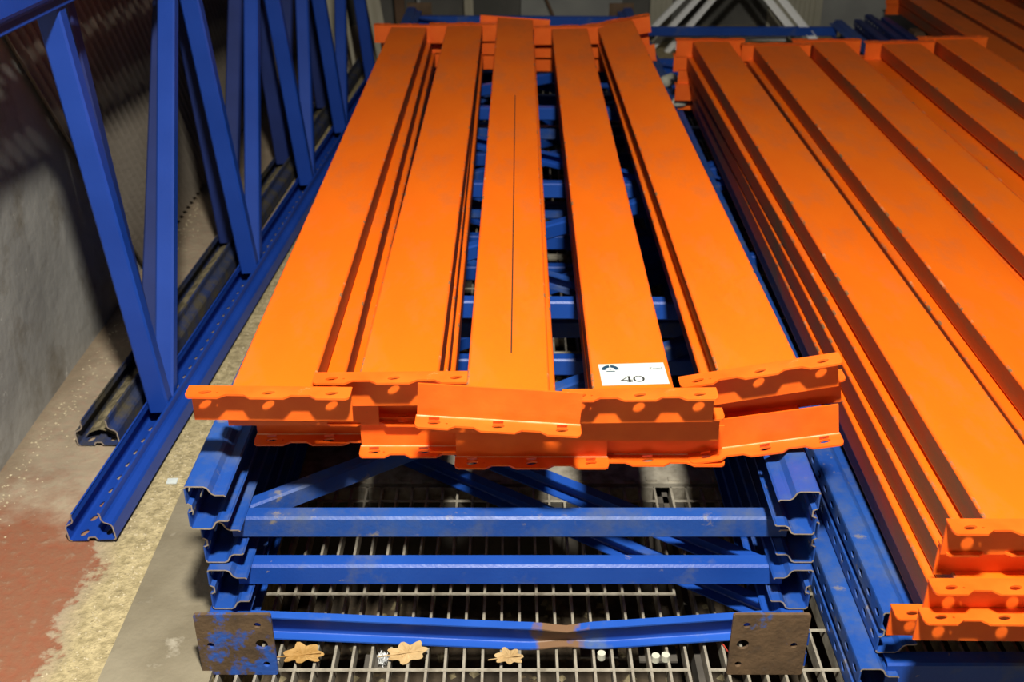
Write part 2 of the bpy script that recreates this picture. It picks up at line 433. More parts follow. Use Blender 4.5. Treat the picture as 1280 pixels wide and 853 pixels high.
def wall_left():
    # uneven rendered wall, slightly wavy
    ny, nz = 90, 30; vs = []; fs = []
    random.seed(3)
    for j in range(nz+1):
        for i in range(ny+1):
            y = -0.6 + 7.6*i/ny; z = 3.2*j/nz
            x = WX + 0.003*math.sin(y*3.1+z*2) + 0.002*math.sin(y*7.3-z*5) + random.uniform(-0.001, 0.001)
            if j == 0: x += 0.002
            vs.append((x, y, z))
    for j in range(nz):
        for i in range(ny):
            a = j*(ny+1)+i; fs.append((a, a+1, a+ny+2, a+ny+1))
    k = len(vs)
    vs += [(WX-0.3, -0.6, 0), (WX-0.3, 7.0, 0), (WX-0.3, 7.0, 3.2), (WX-0.3, -0.6, 3.2)]
    fs.append((k, k+3, k+2, k+1))
    return mesh('wall_left', vs, fs, ['wall'], smooth=True)
struct('wall_left', wall_left())
b = MB(); b.box(-1.6, 4.5, 6.6, 6.9, 0, 3.2)
struct('wall_back', b.build('wall_back', ['back_wall']))

# ribs added on the left wall to imitate slanting stripes of light and shade
def striped_light():
    # plane x = const, ribs along direction r in (y,z)
    r = Vector((0.41, -0.57)).normalized(); s = Vector((-r.y, r.x))      # s: to the upper right
    vs = []; fs = []
    P0 = Vector((2.93, 0.29))                 # a point on the lowest rib's edge
    pitch = 0.036; nr = 75; spr = 6
    def top(q):       # distance back along -r where z reaches 1.9
        return (1.9 - q.y) / (-r.y)
    cols = nr*spr
    for i in range(cols+1):
        q = P0 + s * (pitch*i/spr)
        ph = (i % spr)/spr
        x = WX + 0.017 + 0.009*math.cos(2*PI*ph)
        lo = (0.02 - q.y) / (r.y)         # along +r to z=.26 (negative when q is above)
        a = q + r*lo
        hi = top(q); c = q - r*hi
        for w in (0, 0.003):
            vs.append((x + w, a.x, a.y)); vs.append((x + w, c.x, c.y))
    for i in range(cols):
        k = 4*i
        fs += [(k+2, k+3, k+7, k+6), (k, k+4, k+5, k+1), (k, k+2, k+6, k+4), (k+1, k+5, k+7, k+3)]
    fs += [(0, 1, 3, 2), (4*cols, 4*cols+2, 4*cols+3, 4*cols+1)]
    return mesh('corrugated_sheet', vs, fs, ['sheet'], smooth=False)
thing('corrugated_sheet', 'dark brown ribbed sheet with slanting ribs against the left wall', 'sheet', data=striped_light())

# concrete kerb strip beside the grating
b = MB(); b.box(-0.725, PX0, -0.2, 1.98, 0.0, 0.010)
struct('trim_1', b.build('trim_1', ['slab']))

# ------------------------------------------------------------------ grating panels
GP = 0.0335
def bar_mesh(L):
    b = MB(); b.box(-0.0024, 0.0024, 0, L, -0.032, 0); return b.build('bearing_bar', ['grate'])
def rod_mesh(W):
    b = MB()
    n = 6
    vs = [(x, 0.0032*math.cos(2*PI*k/n), -0.0028 + 0.0032*math.sin(2*PI*k/n)) for x in (0, W) for k in range(n)]
    b.add(vs, [(k, (k+1) % n, (k+1) % n + n, k+n) for k in range(n)] + [tuple(range(n)), tuple(range(2*n-1, n-1, -1))])
    return b.build('cross_rod', ['grate'])
def end_mesh(W):
    b = MB(); b.box(0, W, -0.002, 0.002, -0.034, 0.0); return b.build('end_bar', ['grate'])
def grating(label, x0, nb, y0, L):
    t = thing('grating_panel', label, 'grating', Matrix.Translation((x0, y0, 0)), 'steel grating panels over the pit')
    W = (nb-1)*GP; bm_ = bar_mesh(L); rm = rod_mesh(W); em = end_mesh(W)
    for k in range(nb): ob('bearing_bar', bm_, t, Matrix.Translation((k*GP, 0, 0)))
    n = int(L/0.1)
    for k in range(n):
        y = 0.05 + k*0.1
        if y < L - 0.02: ob('cross_rod', rm, t, Matrix.Translation((0, y, 0.0005)))
    for y in (0.002, L-0.002): ob('end_bar', em, t, Matrix.Translation((0, y, 0)))
rows = [(1.00, 1.00, 'nearest the camera under the blue frames'), (2.27, 0.98, 'behind the dusty cover plate'), (3.27, 1.0, 'mid way along under the frames'), (4.29, 1.0, 'at the far end under the frames')]
cols = [(PX0+0.008, 26, 'left'), (0.352, 26, 'middle')]
for ri, (y0, L, w) in enumerate(rows):
    for ci, (x0, nb, side) in enumerate(cols):
        grating('rusty steel floor grating, %s panel, %s' % (side, w), x0, nb, y0, L)
# beams that carry the grating, and the flat dusty plate between rows
b = MB()
for y in (0.99, 2.0, 2.26, 3.26, 4.28, 5.30):
    b.box(PX0, PX1, y-0.012, y+0.012, -0.30, -0.036)
b.box(1.22, PX1, PY0, PY1, -0.02, -0.001)
b.box(0.338, 0.350, PY0, PY1, -0.08, -0.036)
struct('trim_2', b.build('trim_2', ['pit_wall']))
b = MB(); b.box(PX0+0.004, 1.19, 2.014, 2.255, -0.012, -0.001)
for k in range(34): b.box(PX0+0.03+k*0.05, PX0+0.055+k*0.05, 2.02, 2.035, -0.001, 0.004)
thing('cover_plate', 'flat dusty steel plate laid between the grating rows below the beams', 'plate', data=b.build('cover_plate', ['grate']))

# ------------------------------------------------------------------ rubbish on and below the grating
def leaf_obj(label, x, y, z, size, rot, matn, tilt=(0, 0), seed=1):
    rnd = random.Random(seed)
    n = 48; r1 = []
    for k in range(n):
        a = 2*PI*k/n
        rx, ry = 1.0, 0.55
        lobe = 1 + 0.22*math.cos(7*a + rnd.uniform(-0.2, 0.2)) * (0.4 + 0.6*abs(math.sin(a)))
        r1.append((rx*math.cos(a)*lobe, ry*math.sin(a)*lobe))
    vs = [(0, 0, 0.0)]; fs = []
    for ring in (0.5, 1.0):
        for p in r1:
            px, py = p[0]*ring*size, p[1]*ring*size
            cz = 0.25*size*(abs(py/size))**1.0 + 0.12*size*math.sin(px/size*2.5 + seed) + rnd.uniform(-0.02, 0.02)*size
            vs.append((px, py, cz))
    for k in range(n):
        j = (k+1) % n
        fs.append((0, 1+k, 1+j)); fs.append((1+k, 1+n+k, 1+n+j, 1+j))
    me = mesh('leaf', vs, fs, [matn])
    o = thing('oak_leaf', label, 'leaf', Matrix.Translation((x, y, z)) @ Euler((tilt[0], tilt[1], rot)).to_matrix().to_4x4(), 'dry oak leaves on the grating', me)
    sm = o.modifiers.new('thick', 'SOLIDIFY'); sm.thickness = 0.0006
    b = MB(); b.box(-size*1.55, size*0.9, -0.0008, 0.0008, 0.0, 0.0022)
    ob('stalk', b.build('stalk', [matn]), o)
leaf_obj('amber dry oak leaf on the grating beside the left foot plate', -0.375, 1.475, 0.010, 0.034, 0.25, 'leaf', (0.25, 0.1), 2)
leaf_obj('largest pale dry oak leaf lying on the grating', -0.188, 1.480, 0.010, 0.034, 0.1, 'leaf_pale', (0.35, -0.1), 5)
leaf_obj('small buff oak leaf on the grating under the bent brace', -0.005, 1.470, 0.009, 0.027, 0.4, 'leaf_pale', (0.3, 0.2), 9)

T_ = lambda x, y, z: Matrix.Translation((x, y, z))
def plug(label, x, y, z):
    b = MB(); n = 10
    vs = [(0.0075*math.cos(2*PI*k/n), 0.0075*math.sin(2*PI*k/n), h) for h in (0, 0.013) for k in range(n)]
    b.add(vs, [(k, (k+1) % n, (k+1) % n + n, k+n) for k in range(n)] + [tuple(range(n)), tuple(range(2*n-1, n-1, -1))])
    thing('plastic_plug', label, 'plug', Matrix.Translation((x, y, z)), 'white plugs by the grating', b.build('plastic_plug', ['white']))
plug('white plug standing alone, nearest the bend of the brace', 0.161, 1.476, 0.0008)
plug('white plug of a close pair, the one nearer the bend', 0.258, 1.470, 0.0008)
plug('white plug of a close pair, the one nearer the right foot plate', 0.276, 1.472, 0.0008)
b = MB()
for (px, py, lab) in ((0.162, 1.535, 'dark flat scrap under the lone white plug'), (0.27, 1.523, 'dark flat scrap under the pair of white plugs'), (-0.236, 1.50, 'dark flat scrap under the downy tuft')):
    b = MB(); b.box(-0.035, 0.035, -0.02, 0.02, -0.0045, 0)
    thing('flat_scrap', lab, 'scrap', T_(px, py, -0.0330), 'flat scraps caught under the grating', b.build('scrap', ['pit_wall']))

def fluff():
    rnd = random.Random(4); b = MB()
    for k in range(60):
        a = rnd.uniform(0, 2*PI); l = rnd.uniform(0.008, 0.02); h = rnd.uniform(0.002, 0.02)
        x, y = rnd.gauss(0, 0.003), rnd.gauss(0, 0.004)
        w = 0.0006
        b.add([(x-w, y, 0), (x+w, y, 0), (x+math.cos(a)*l*0.5+w, y+math.sin(a)*l, h), (x+math.cos(a)*l*0.5-w, y+math.sin(a)*l, h)], [(0, 1, 2, 3)])
    return b.build('fluff', ['fluff'])
thing('feather_tuft', 'white downy tuft caught between the grating bars', 'tuft', Matrix.Translation((-0.236, 1.495, -0.0285)), data=fluff())
def wire():
    pts = [(0.325, 1.515, 0.006), (0.337, 1.545, 0.004), (0.35, 1.57, 0.003), (0.372, 1.545, 0.007), (0.385, 1.51, 0.004), (0.392, 1.49, 0.003)]
    b = MB(); n = 6; r = 0.0014; vs = []; fs = []
    for p in pts:
        for k in range(n): vs.append((p[0] + r*math.cos(2*PI*k/n), p[1], p[2] + r*math.sin(2*PI*k/n)))
    for i in range(len(pts)-1):
        for k in range(n): fs.append((i*n+k, i*n+(k+1) % n, (i+1)*n+(k+1) % n, (i+1)*n+k))
    b.add(vs, fs); return b.build('wire', ['red_wire'])
thing('red_wire', 'thin bent red wire on the grating near the right foot plate', 'wire', data=wire())

def scatter(name, n, fn, size, matn, seed, z=0.0):
    rnd = random.Random(seed); b = MB()
    for k in range(n):
        x, y, s = fn(rnd); s *= size * rnd.uniform(0.4, 1.3)
        h = s*rnd.uniform(0.4, 0.8); a = rnd.uniform(0, PI)
        c, d = math.cos(a)*s, math.sin(a)*s
        vs = [(x+c, y+d, z), (x-d, y+c, z), (x-c*0.8, y-d*0.8, z), (x+d, y-c, z), (x+c*0.3, y+d*0.3, z+h), (x-c*0.4, y-d*0.2, z+h*0.9)]
        b.add(vs, [(0, 1, 4), (1, 5, 4), (1, 2, 5), (2, 3, 5), (3, 4, 5), (3, 0, 4)])
    return b.build(name, [matn])
def along_strip(r):
    y = 1.2 + 3.0*r.random()**1.3
    return (-0.765 + r.gauss(0, 0.028), y, 1)
o = thing('grit', 'pale crumbs of mortar in the dust strip beside the kerb', 'grit', data=scatter('grit', 900, along_strip, 0.0028, 'grit', 11), kind='stuff')
def by_wall(r): return (WX + 0.03 + abs(r.gauss(0, 0.04)), r.uniform(1.3, 4.5), 1)
o = thing('wall_crumbs', 'crumbs of render along the foot of the left wall', 'crumbs', data=scatter('crumbs', 500, by_wall, 0.0030, 'grit', 12), kind='stuff')
def in_pit(r): return (r.uniform(PX0, 1.2), r.uniform(1.0, 3.2), 1)
o = thing('pit_litter', 'brown leaf litter and rubble in the pit below the grating', 'litter', data=scatter('litter', 700, in_pit, 0.014, 'soil', 13, -0.30), kind='stuff')
b = MB(); b.add([(-0.012, -0.005, 0.002), (0.012, -0.006, 0.002), (0.013, 0.008, 0.008), (-0.011, 0.009, 0.006)], [(0, 1, 2, 3)]); b.box(-0.011, 0.011, -0.005, 0.007, 0, 0.002)
thing('paper_scrap', 'tiny white scrap on the dusty floor beside the blue upright', 'scrap', Matrix.Translation((-0.760, 2.015, 0)), data=b.build('paper_scrap', ['paper']))

# ------------------------------------------------------------------ blue frames lying flat under the left beams
LX, FW = -0.545, 1.062
def T(x, y, z): return Matrix.Translation((x, y, z))
st = [0.085 + 0.75*k for k in range(6)]
def shift(dx, y0, z, lab, straights, diags, umat='blue', bmat='blue', L=3.85, W=FW, yaw=0.0):
    return frame(lab, T(dx, y0, z) @ Matrix.Rotation(-yaw, 4, 'Z'), W - (0.008 if yaw else 0), L, straights, diags, umat, bmat, 'blue rack frames stacked under the left orange beams')
f4 = shift(LX, 1.490, 0.281, 'worn blue rack frame, topmost of the stack, with open upright ends', [0.74, 1.50, 2.25, 3.0, 3.70], [(0.76+0.75*k+0.03, 1.46+0.75*k, -1 if k % 2 else 1) for k in range(4)], 'blue_worn', 'blue', L=3.80, yaw=0.014)
f3 = shift(LX+0.008, 1.515, 0.188, 'blue rack frame second from the top, with the scuffed upper front brace', [q-0.045 for q in st], [(0.065+0.75*k, 0.755+0.75*k, -1 if k % 2 else 1) for k in range(5)], 'blue_worn', 'blue_worn', W=FW+0.004)
f2 = shift(LX+0.012, 1.500, 0.095, 'blue rack frame third from the top, with the dusty middle front brace', [q-0.048 for q in st], [(0.06+0.75*k, 0.73+0.75*k, 1 if k % 2 else -1) for k in range(5)], 'blue_worn', 'blue', W=FW-0.002)
f1 = shift(LX+0.004, 1.450, 0.002, 'bottom blue rack frame with rusty foot plates and a bent front brace', [0.82, 1.57, 2.3, 3.0, 3.7], [(0.12+0.75*k, 0.80+0.75*k, 1 if k % 2 else -1) for k in range(5)], 'blue', 'blue', W=FW)

def foot_plate(parent, x, matn, flip):
    b = MB(); w, h = 0.133, 0.139
    hs = [(0.022, 0.069, 0.0062), (0.108, 0.115, 0.0062), (0.111, 0.071, 0.0110), (0.115, 0.025, 0.0062)]
    s = -1 if flip else 1
    outer = [(s*p[0], p[1]) for p in ((0.003, 0), (w-0.003, 0), (w, 0.003), (w, h-0.003), (w-0.003, h), (0.003, h), (0, h-0.003), (0, 0.003))]
    b.plate(outer, [ellipse(s*p[0], p[1], p[2], p[2], 14) for p in hs], lambda u, v, q: (u, -q, v), 0.006)
    ob('foot_plate', b.build('foot_plate', [matn]), parent, T(x, -0.008, -0.001), 'rusty drilled foot plate with remains of blue paint')
foot_plate(f1, -0.006, 'rust', False)
foot_plate(f1, FW-0.008, 'rust_brown', True)
def bent_brace(parent):
    W = FW - 0.10; n = 44; rings = []
    # channel that opens towards the front: profile in (y,z), bent down and forward at 58 %
    a, d, t = 0.052, 0.020, 0.003
    prof = [(0, a/2), (d-0.003, a/2), (d, a/2-0.003), (d, -a/2+0.003), (d-0.003, -a/2), (0, -a/2)]
    loop = ribbon(prof, -t); m = len(loop)
    vs = []; fs = []
    for i in range(n+1):
        u = i/n; x = 0.05 + W*u
        k = 0.61
        s = (u/k) if u < k else (1-u)/(1-k)
        s = s - 0.10*math.exp(-((u-k)/0.05)**2)
        dz = -0.024*s; dy = -0.010*s
        f = 1 - 0.30*math.exp(-((u-k)/0.035)**2)
        for p in loop: vs.append((x, p[0] + dy, p[1]*f + dz))
    for i in range(n):
        for j in range(m):
            q = (j+1) % m
            fs.append((i*m+j, i*m+q, (i+1)*m+q, (i+1)*m+j))
    me = mesh('brace', vs, fs, ['blue_bent'])
    bm = bmesh.new(); bm.from_mesh(me); bmesh.ops.recalc_face_normals(bm, faces=bm.faces); bm.to_mesh(me); bm.free()
    ob('straight_brace', me, parent, T(0, 0.055, UH/2+0.001), 'bright blue open brace, buckled downwards with a rusty dent')
# material for the bent brace: rust where it is buckled (fixed to the piece)
def bent_material():
    m = mat('blue_paint_buckled', ((0.012, 0.075, 0.42), (0.02, 0.10, 0.50)), 6, 0.42, bump=0.05, bscale=160, spots=(0.10, 0.15, 0.25), spot_scale=8, spot_at=(0.6, 0.75))
    nt = m.node_tree; N = nt.nodes; L = nt.links; b_ = N['Principled BSDF']
    src = b_.inputs['Base Color'].links[0].from_socket
    tc = N.new('ShaderNodeTexCoord'); sp = N.new('ShaderNodeSeparateXYZ'); L.new(tc.outputs['Object'], sp.inputs[0])
    nz = N.new('ShaderNodeTexNoise'); nz.inputs['Scale'].default_value = 40; L.new(tc.outputs['Object'], nz.inputs['Vector'])
    d = N.new('ShaderNodeMath'); d.operation = 'SUBTRACT'; L.new(sp.outputs['X'], d.inputs[0]); d.inputs[1].default_value = 0.625
    a = N.new('ShaderNodeMath'); a.operation = 'ABSOLUTE'; L.new(d.outputs[0], a.inputs[0])
    n2 = N.new('ShaderNodeMath'); n2.operation = 'MULTIPLY_ADD'; L.new(nz.outputs['Fac'], n2.inputs[0]); n2.inputs[1].default_value = 0.09; L.new(a.outputs[0], n2.inputs[2])
    r = N.new('ShaderNodeMapRange'); r.inputs['From Min'].default_value = 0.095; r.inputs['From Max'].default_value = 0.075; L.new(n2.outputs[0], r.inputs['Value'])
    mx = N.new('ShaderNodeMix'); mx.data_type = 'RGBA'; L.new(r.outputs[0], mx.inputs['Factor']); L.new(src, mx.inputs['A']); mx.inputs['B'].default_value = (0.20, 0.115, 0.065, 1)
    L.new(mx.outputs['Result'], b_.inputs['Base Color'])
    return m
M['blue_bent'] = bent_material()
bent_brace(f1)
# far foot plates of the top frame
for x, fl in ((0, False), (FW, True)):
    b = MB(); b.box(0, 0.115, 0, 0.006, -0.02, 0.11)
    me = b.build('foot_plate', ['rust_brown'])
    ob('foot_plate', me, f4, T(x if not fl else x-0.115, 3.801, 0), 'rusty drilled foot plate')

# ------------------------------------------------------------------ blue frames under the right beams
RX = 0.617
fr = frame('blue rack frame with pierced uprights, top one under the right beams', T(RX, 1.395, 0.0925), 1.12, 4.5, [0.75+0.75*k for k in range(5)]+[4.42], [(0.78+0.75*k, 1.46+0.75*k, -1 if k % 2 else 1) for k in range(4)],
           'blue_worn', 'blue', 'blue rack frames under the right orange beams')
fr2 = frame('blue rack frame with pierced uprights, bottom one under the right beams', T(RX-0.034, 1.36, 0.001), 1.12, 4.5, [0.78+0.75*k for k in range(5)], [(0.10+0.75*k, 0.75+0.75*k, 1 if k % 2 else -1) for k in range(4)],
            'blue_worn', 'blue', 'blue rack frames under the right orange beams')
brace('straight_brace', fr2, (0.05, 0.012), (1.07, 0.012), 0.052, a=0.072, d=0.03, matname='blue')

# ------------------------------------------------------------------ leaning frames at the left wall
def leaning(label, base, xup, W, L, straights, diags, umat, bmat, ddir, upmat=None):
    v = Vector((ddir, 1, 0)).normalized()             # frame y: along the wall
    u = Vector((xup, -xup*ddir, 0.0)); u.z = math.sqrt(max(0.01, 1 - u.length_squared)); u.normalize()   # frame x: upwards, leaning
    w = u.cross(v)
    mx = Matrix(((u.x, v.x, w.x, base[0]), (u.y, v.y, w.y, base[1]), (u.z, v.z, w.z, base[2]), (0, 0, 0, 1))) @ Matrix.Diagonal((1, 1, 1.15, 1))
    t = frame(label, mx, W, L, straights, diags, umat, bmat, 'blue rack frames leaning at the left wall', gap=0.02)
    return t
# base: w points to -x or +x; frame thickness UH runs along w
LA = leaning('bright blue rack frame standing on edge, the nearer one at the left wall', (-0.8125, 1.800, 0.0115), -0.090, 1.055, 3.9,
             [0.43, 1.22, 1.98, 2.60, 3.34], [(0.47, 1.14, 1), (1.26, 1.93, 1), (2.02, 2.57, 1), (2.64, 3.32, 1)], 'blue_clean', 'blue_clean', 0.062)
LB = leaning('dirty dark rack frame standing on edge behind the bright one at the wall', (-0.917, 2.155, 0.0080), -0.06, 1.055, 3.4,
             [0.34, 1.10, 1.86, 2.6], [(0.37, 1.08, 1), (1.13, 1.84, 1), (1.89, 2.58, 1)], 'blue_dirty', 'blue_dark', 0.052)
# soil lying in the trough of the dirty upright
def soil():
    rnd = random.Random(5); vs = []; fs = []; n = 120
    for i in range(n+1):
        y = 0.02 + 3.0*i/n
        for j in range(7):
            z = 0.012 + 0.066*j/6
            x = 0.014 + (0.010 + 0.008*rnd.random())*math.sin(PI*j/6)
            vs.append((x, y, z))
    for i in range(n):
        for j in range(6):
            a = i*7+j; fs.append((a, a+1, a+8, a+7))
    return mesh('soil', vs, fs, ['soil'])
ob('soil', soil(), LB, None, 'dry soil and leaf crumbs lying in the trough', 'stuff')

# ------------------------------------------------------------------ left stack of orange beams
G1 = 'orange beams in the top layer of the left stack'
G2 = 'orange beams in the second layer of the left stack'
G3 = 'orange beams in the bottom layer of the left stack'
B1 = rack_beam('top-layer orange beam of the left stack, next to the leaning blue frames', (-0.392, 1.540), -0.383, 0.530, L=2.62, roll=-0.6, group=G1)
B2 = rack_beam('top-layer orange beam of the left stack, second from the leaning blue frames', (-0.187, 1.577), -0.176, 0.536, L=2.58, roll=0.8, group=G1, shift=-0.006)
B3 = rack_beam('orange beam raised in the middle of the left stack, with a black seam along it', (-0.006, 1.497), 0.012, 0.553, L=2.70, roll=-3.8, down=True, seam=True, group=G1, shift=-0.012)
B4 = rack_beam('orange beam of the left stack bearing the white numbered sticker', (0.197, 1.530), 0.212, 0.532, L=2.60, roll=1.0, group=G1, shift=0.008, slim=0.008)
B5 = rack_beam('orange beam tilted up on the outer side of the left stack', (0.407, 1.585), 0.381, 0.545, L=2.58, roll=10.0, group=G1)
rack_beam('second-layer orange beam under the beam next to the leaning frames', (-0.360, 1.612), -0.370, 0.474, L=2.62, roll=0, group=G2, shift=0.0)
rack_beam('second-layer orange beam under the second beam from the leaning frames', (-0.180, 1.640), -0.183, 0.474, L=2.58, roll=-0.5, down=True, group=G2, shift=-0.008)
rack_beam('second-layer orange beam directly under the raised seamed beam', (0.008, 1.575), 0.018, 0.482, L=2.60, roll=-1.0, group=G2, shift=-0.014)
rack_beam('second-layer orange beam directly under the stickered beam', (0.198, 1.565), 0.215, 0.474, L=2.60, group=G2, shift=0.02)
rack_beam('second-layer orange beam under the tilted outer beam', (0.397, 1.630), 0.385, 0.484, L=2.58, roll=9.0, group=G2, shift=0.035)
rack_beam('bottom-layer orange beam of the left stack, next to the left frame upright', (-0.345, 1.660), -0.36, 0.421, L=2.60, down=True, group=G3, shift=0.02)
rack_beam('bottom-layer orange beam of the left stack, second from the left frame upright', (-0.172, 1.622), -0.175, 0.421, L=2.60, down=True, group=G3, shift=0.018, slim=0.02)
rack_beam('bottom-layer orange beam of the left stack, central, its connector lowest in front', (0.010, 1.588), 0.012, 0.421, L=2.60, roll=0, down=True, group=G3, shift=0.024)
rack_beam('bottom-layer orange beam of the left stack, fourth from the left frame upright', (0.206, 1.605), 0.222, 0.415, L=2.58, down=True, group=G3, shift=0.03)
rack_beam('bottom-layer orange beam with tilted connector over the right frame upright', (0.430, 1.608), 0.41, 0.436, L=2.58, roll=8.5, down=True, group=G3)

# sticker on the beam B4
def sticker():
    b = MB(); b.box(-0.055, 0.055, -0.035, 0.035, 0, 0.0004)
    s = ob('lot_sticker', b.build('lot_sticker', ['paper']), B4, T(0.004, 0.052, 0.0003) @ Euler((0, 0, 0.035)).to_matrix().to_4x4(), 'white paper sticker printed with a teal emblem and the number 40')
    z0, z1 = 0.0004, 0.0007
    def poly(bb, pts, mi=0):
        bb.plate(pts, [], lambda u, v, w: (u, v, z0 + w), z1 - z0, mi)
    # number 40, thin and thick strokes with serifs
    b = MB()
    for pts in ([(-0.0105, -0.0262), (-0.0068, -0.0262), (-0.0068, -0.0076), (-0.0105, -0.0076)], [(-0.0130, -0.0270), (-0.0043, -0.0270), (-0.0043, -0.0256), (-0.0130, -0.0256)],
                [(-0.0235, -0.0212), (-0.0035, -0.0212), (-0.0035, -0.0192), (-0.0235, -0.0192)], [(-0.0235, -0.0212), (-0.0212, -0.0212), (-0.0078, -0.0076), (-0.0100, -0.0076)]):
        poly(b, pts)
    n = 28; cx, cy = 0.0070, -0.0172
    o_ = [(cx + 0.0095*math.cos(2*PI*k/n), cy + 0.0098*math.sin(2*PI*k/n)) for k in range(n)]
    i_ = [(cx + 0.0062*math.cos(2*PI*k/n), cy + 0.0084*math.sin(2*PI*k/n)) for k in range(n)]
    b.plate(o_, [i_], lambda u, v, w: (u, v, z0 + w), z1 - z0)
    ob('number', b.build('number', ['ink']), s, None, 'black printed number 40')
    # emblem: an arch split in two leaning strokes over a short line
    b = MB(); cx, cy = -0.0365, 0.0145; q_ = 1.3
    for sg in (-1, 1):
        o_ = [(cx + sg*0.0115*q_*math.cos(a), cy + 0.0125*q_*math.sin(a)) for a in [math.radians(q) for q in (4, 25, 45, 65, 86)]]
        i_ = [(cx + sg*0.0068*q_*math.cos(a), cy + 0.0066*q_*math.sin(a)) for a in [math.radians(q) for q in (84, 50, 0)]]
        poly(b, o_ + i_)
    poly(b, [(cx-0.008, cy-0.0055), (cx+0.008, cy-0.0055), (cx+0.006, cy-0.0032), (cx-0.006, cy-0.0032)])
    poly(b, [(cx-0.0022, cy+0.001), (cx+0.0022, cy+0.001), (cx, cy+0.004)])
    ob('emblem', b.build('emblem', ['teal']), s, None, 'teal arch emblem')
    # lettering at the upper corner: four faint small characters
    b = MB(); x = 0.030
    def stroke(x0, y0, x1, y1, w=0.0007):
        d = Vector((x1-x0, y1-y0)).normalized(); nx, ny = -d.y*w, d.x*w
        poly(b, [(x0-nx, y0-ny), (x1-nx, y1-ny), (x1+nx, y1+ny), (x0+nx, y0+ny)])
    y0, y1 = 0.0125, 0.0195
    stroke(x, y0, x, y1); stroke(x, 0.016, x+0.003, y1); stroke(x, 0.016, x+0.003, y0); x += 0.0052           # K
    b.plate([(x+0.0015+0.002*math.cos(2*PI*k/12), y0+0.0022+0.0023*math.sin(2*PI*k/12)) for k in range(12)], [[(x+0.0015+0.0011*math.cos(2*PI*k/12), y0+0.0022+0.0013*math.sin(2*PI*k/12)) for k in range(12)]], lambda u, v, w: (u, v, z0+w), z1-z0); x += 0.0046
    stroke(x, y0+0.0045, x+0.0014, y0); stroke(x+0.0014, y0, x+0.003, y0+0.0045); x += 0.0042
    b.plate([(x+0.0015+0.002*math.cos(2*PI*k/12), y0+0.0022+0.0023*math.sin(2*PI*k/12)) for k in range(12)], [[(x+0.0015+0.0011*math.cos(2*PI*k/12), y0+0.0022+0.0013*math.sin(2*PI*k/12)) for k in range(12)]], lambda u, v, w: (u, v, z0+w), z1-z0); x += 0.0052
    stroke(x, y0, x, y1)
    ob('lettering', b.build('lettering', ['ink_pale']), s, None, 'faint grey small lettering')
    b = MB()
    for xx in range(9): 
        poly(b, [(-0.021 + xx*0.0054, 0.0145), (-0.0175 + xx*0.0054, 0.0145), (-0.0175 + xx*0.0054, 0.0152), (-0.021 + xx*0.0054, 0.0152)])
    ob('fine_print', b.build('fine_print', ['ink_faint']), s, None, 'barely visible fine print')
M['ink_faint'] = mat('faint_ink', ((0.38, 0.42, 0.44), (0.42, 0.46, 0.48)), 30, 0.6)
sticker()

# ------------------------------------------------------------------ right stack of orange beams
H1 = 'orange beams in the top layer of the right stack'
H2 = 'orange beams in the second layer of the right stack'
H3 = 'orange beams in the lower layers of the right stack'
LR = 2.97
tops = [(0.7615, 1.290, 0.7615, 'nearest the left stack'), (0.990, 1.235, 1.003, 'second from the left stack'), (1.208, 1.290, 1.208, 'third from the left stack'),
        (1.475, 1.245, 1.475, 'fourth from the left stack'), (1.685, 1.29, 1.690, 'farthest from the left stack')]
for k, (x, y, xf, w) in enumerate(tops):
    rack_beam('top-layer orange beam of the right stack, %s' % w, (x, y), xf, 0.450 + (0.004, 0, 0.002, 0.006, 0.012)[k], L=LR, roll=(0, 0.3, 0.3, 1.0, 1.0)[k], group=H1, shift=(-0.006, 0, 0, 0, 0)[k], slim=0.010, width=(0.139, 0.172, 0.131, 0.145, 0.139)[k])
seconds = [(0.7515, 1.315, 0.746), (0.955, 1.27, 0.967), (1.180, 1.33, 1.17), (1.420, 1.285, 1.415), (1.640, 1.33, 1.640)]
for k, (x, y, xf) in enumerate(seconds):
    rack_beam('second-layer orange beam of the right stack, under the top beam %s' % tops[k][3], (x, y), xf, 0.395, L=LR-0.02, group=H2, shift=0.012 if k == 0 else 0, slim=0.010, fshift=-0.01, width=0.139)
lay = ((0.340, 'third', (0.740, 1.292), 0.012), (0.285, 'fourth', (0.728, 1.288), 0.018), (0.232, 'fifth and lowest', (0.742, 1.355), -0.009))
for li, (z, w, (x0, y0), sh) in enumerate(lay):
    for k in range(5):
        x = (x0, 0.965, 1.19, 1.43, 1.66)[k] + (0, 0.008, -0.006)[li]*(k > 0)
        hidden = k >= 2
        lab = ('%s-layer orange beam of the right stack, on the side facing the left stack' % w) if k == 0 else (
              ('%s-layer orange beam of the right stack, one in from that side' % w) if k == 1 else '%s-layer orange beam, right stack, under top beam %s' % (w, tops[k][3]))
        rack_beam(lab, (x, y0 + (0.0, -0.045, 0.0, -0.045, 0.0)[k]), (0.757, 0.768, 0.780)[li] if k == 0 else x, z, L=LR-0.01*li, group=H3, shift=sh if k == 0 else 0.0, slim=0.008,
                  down=(li == 2 and k == 1), fshift=(-0.02, 0.0, -0.01)[li], width=0.139)

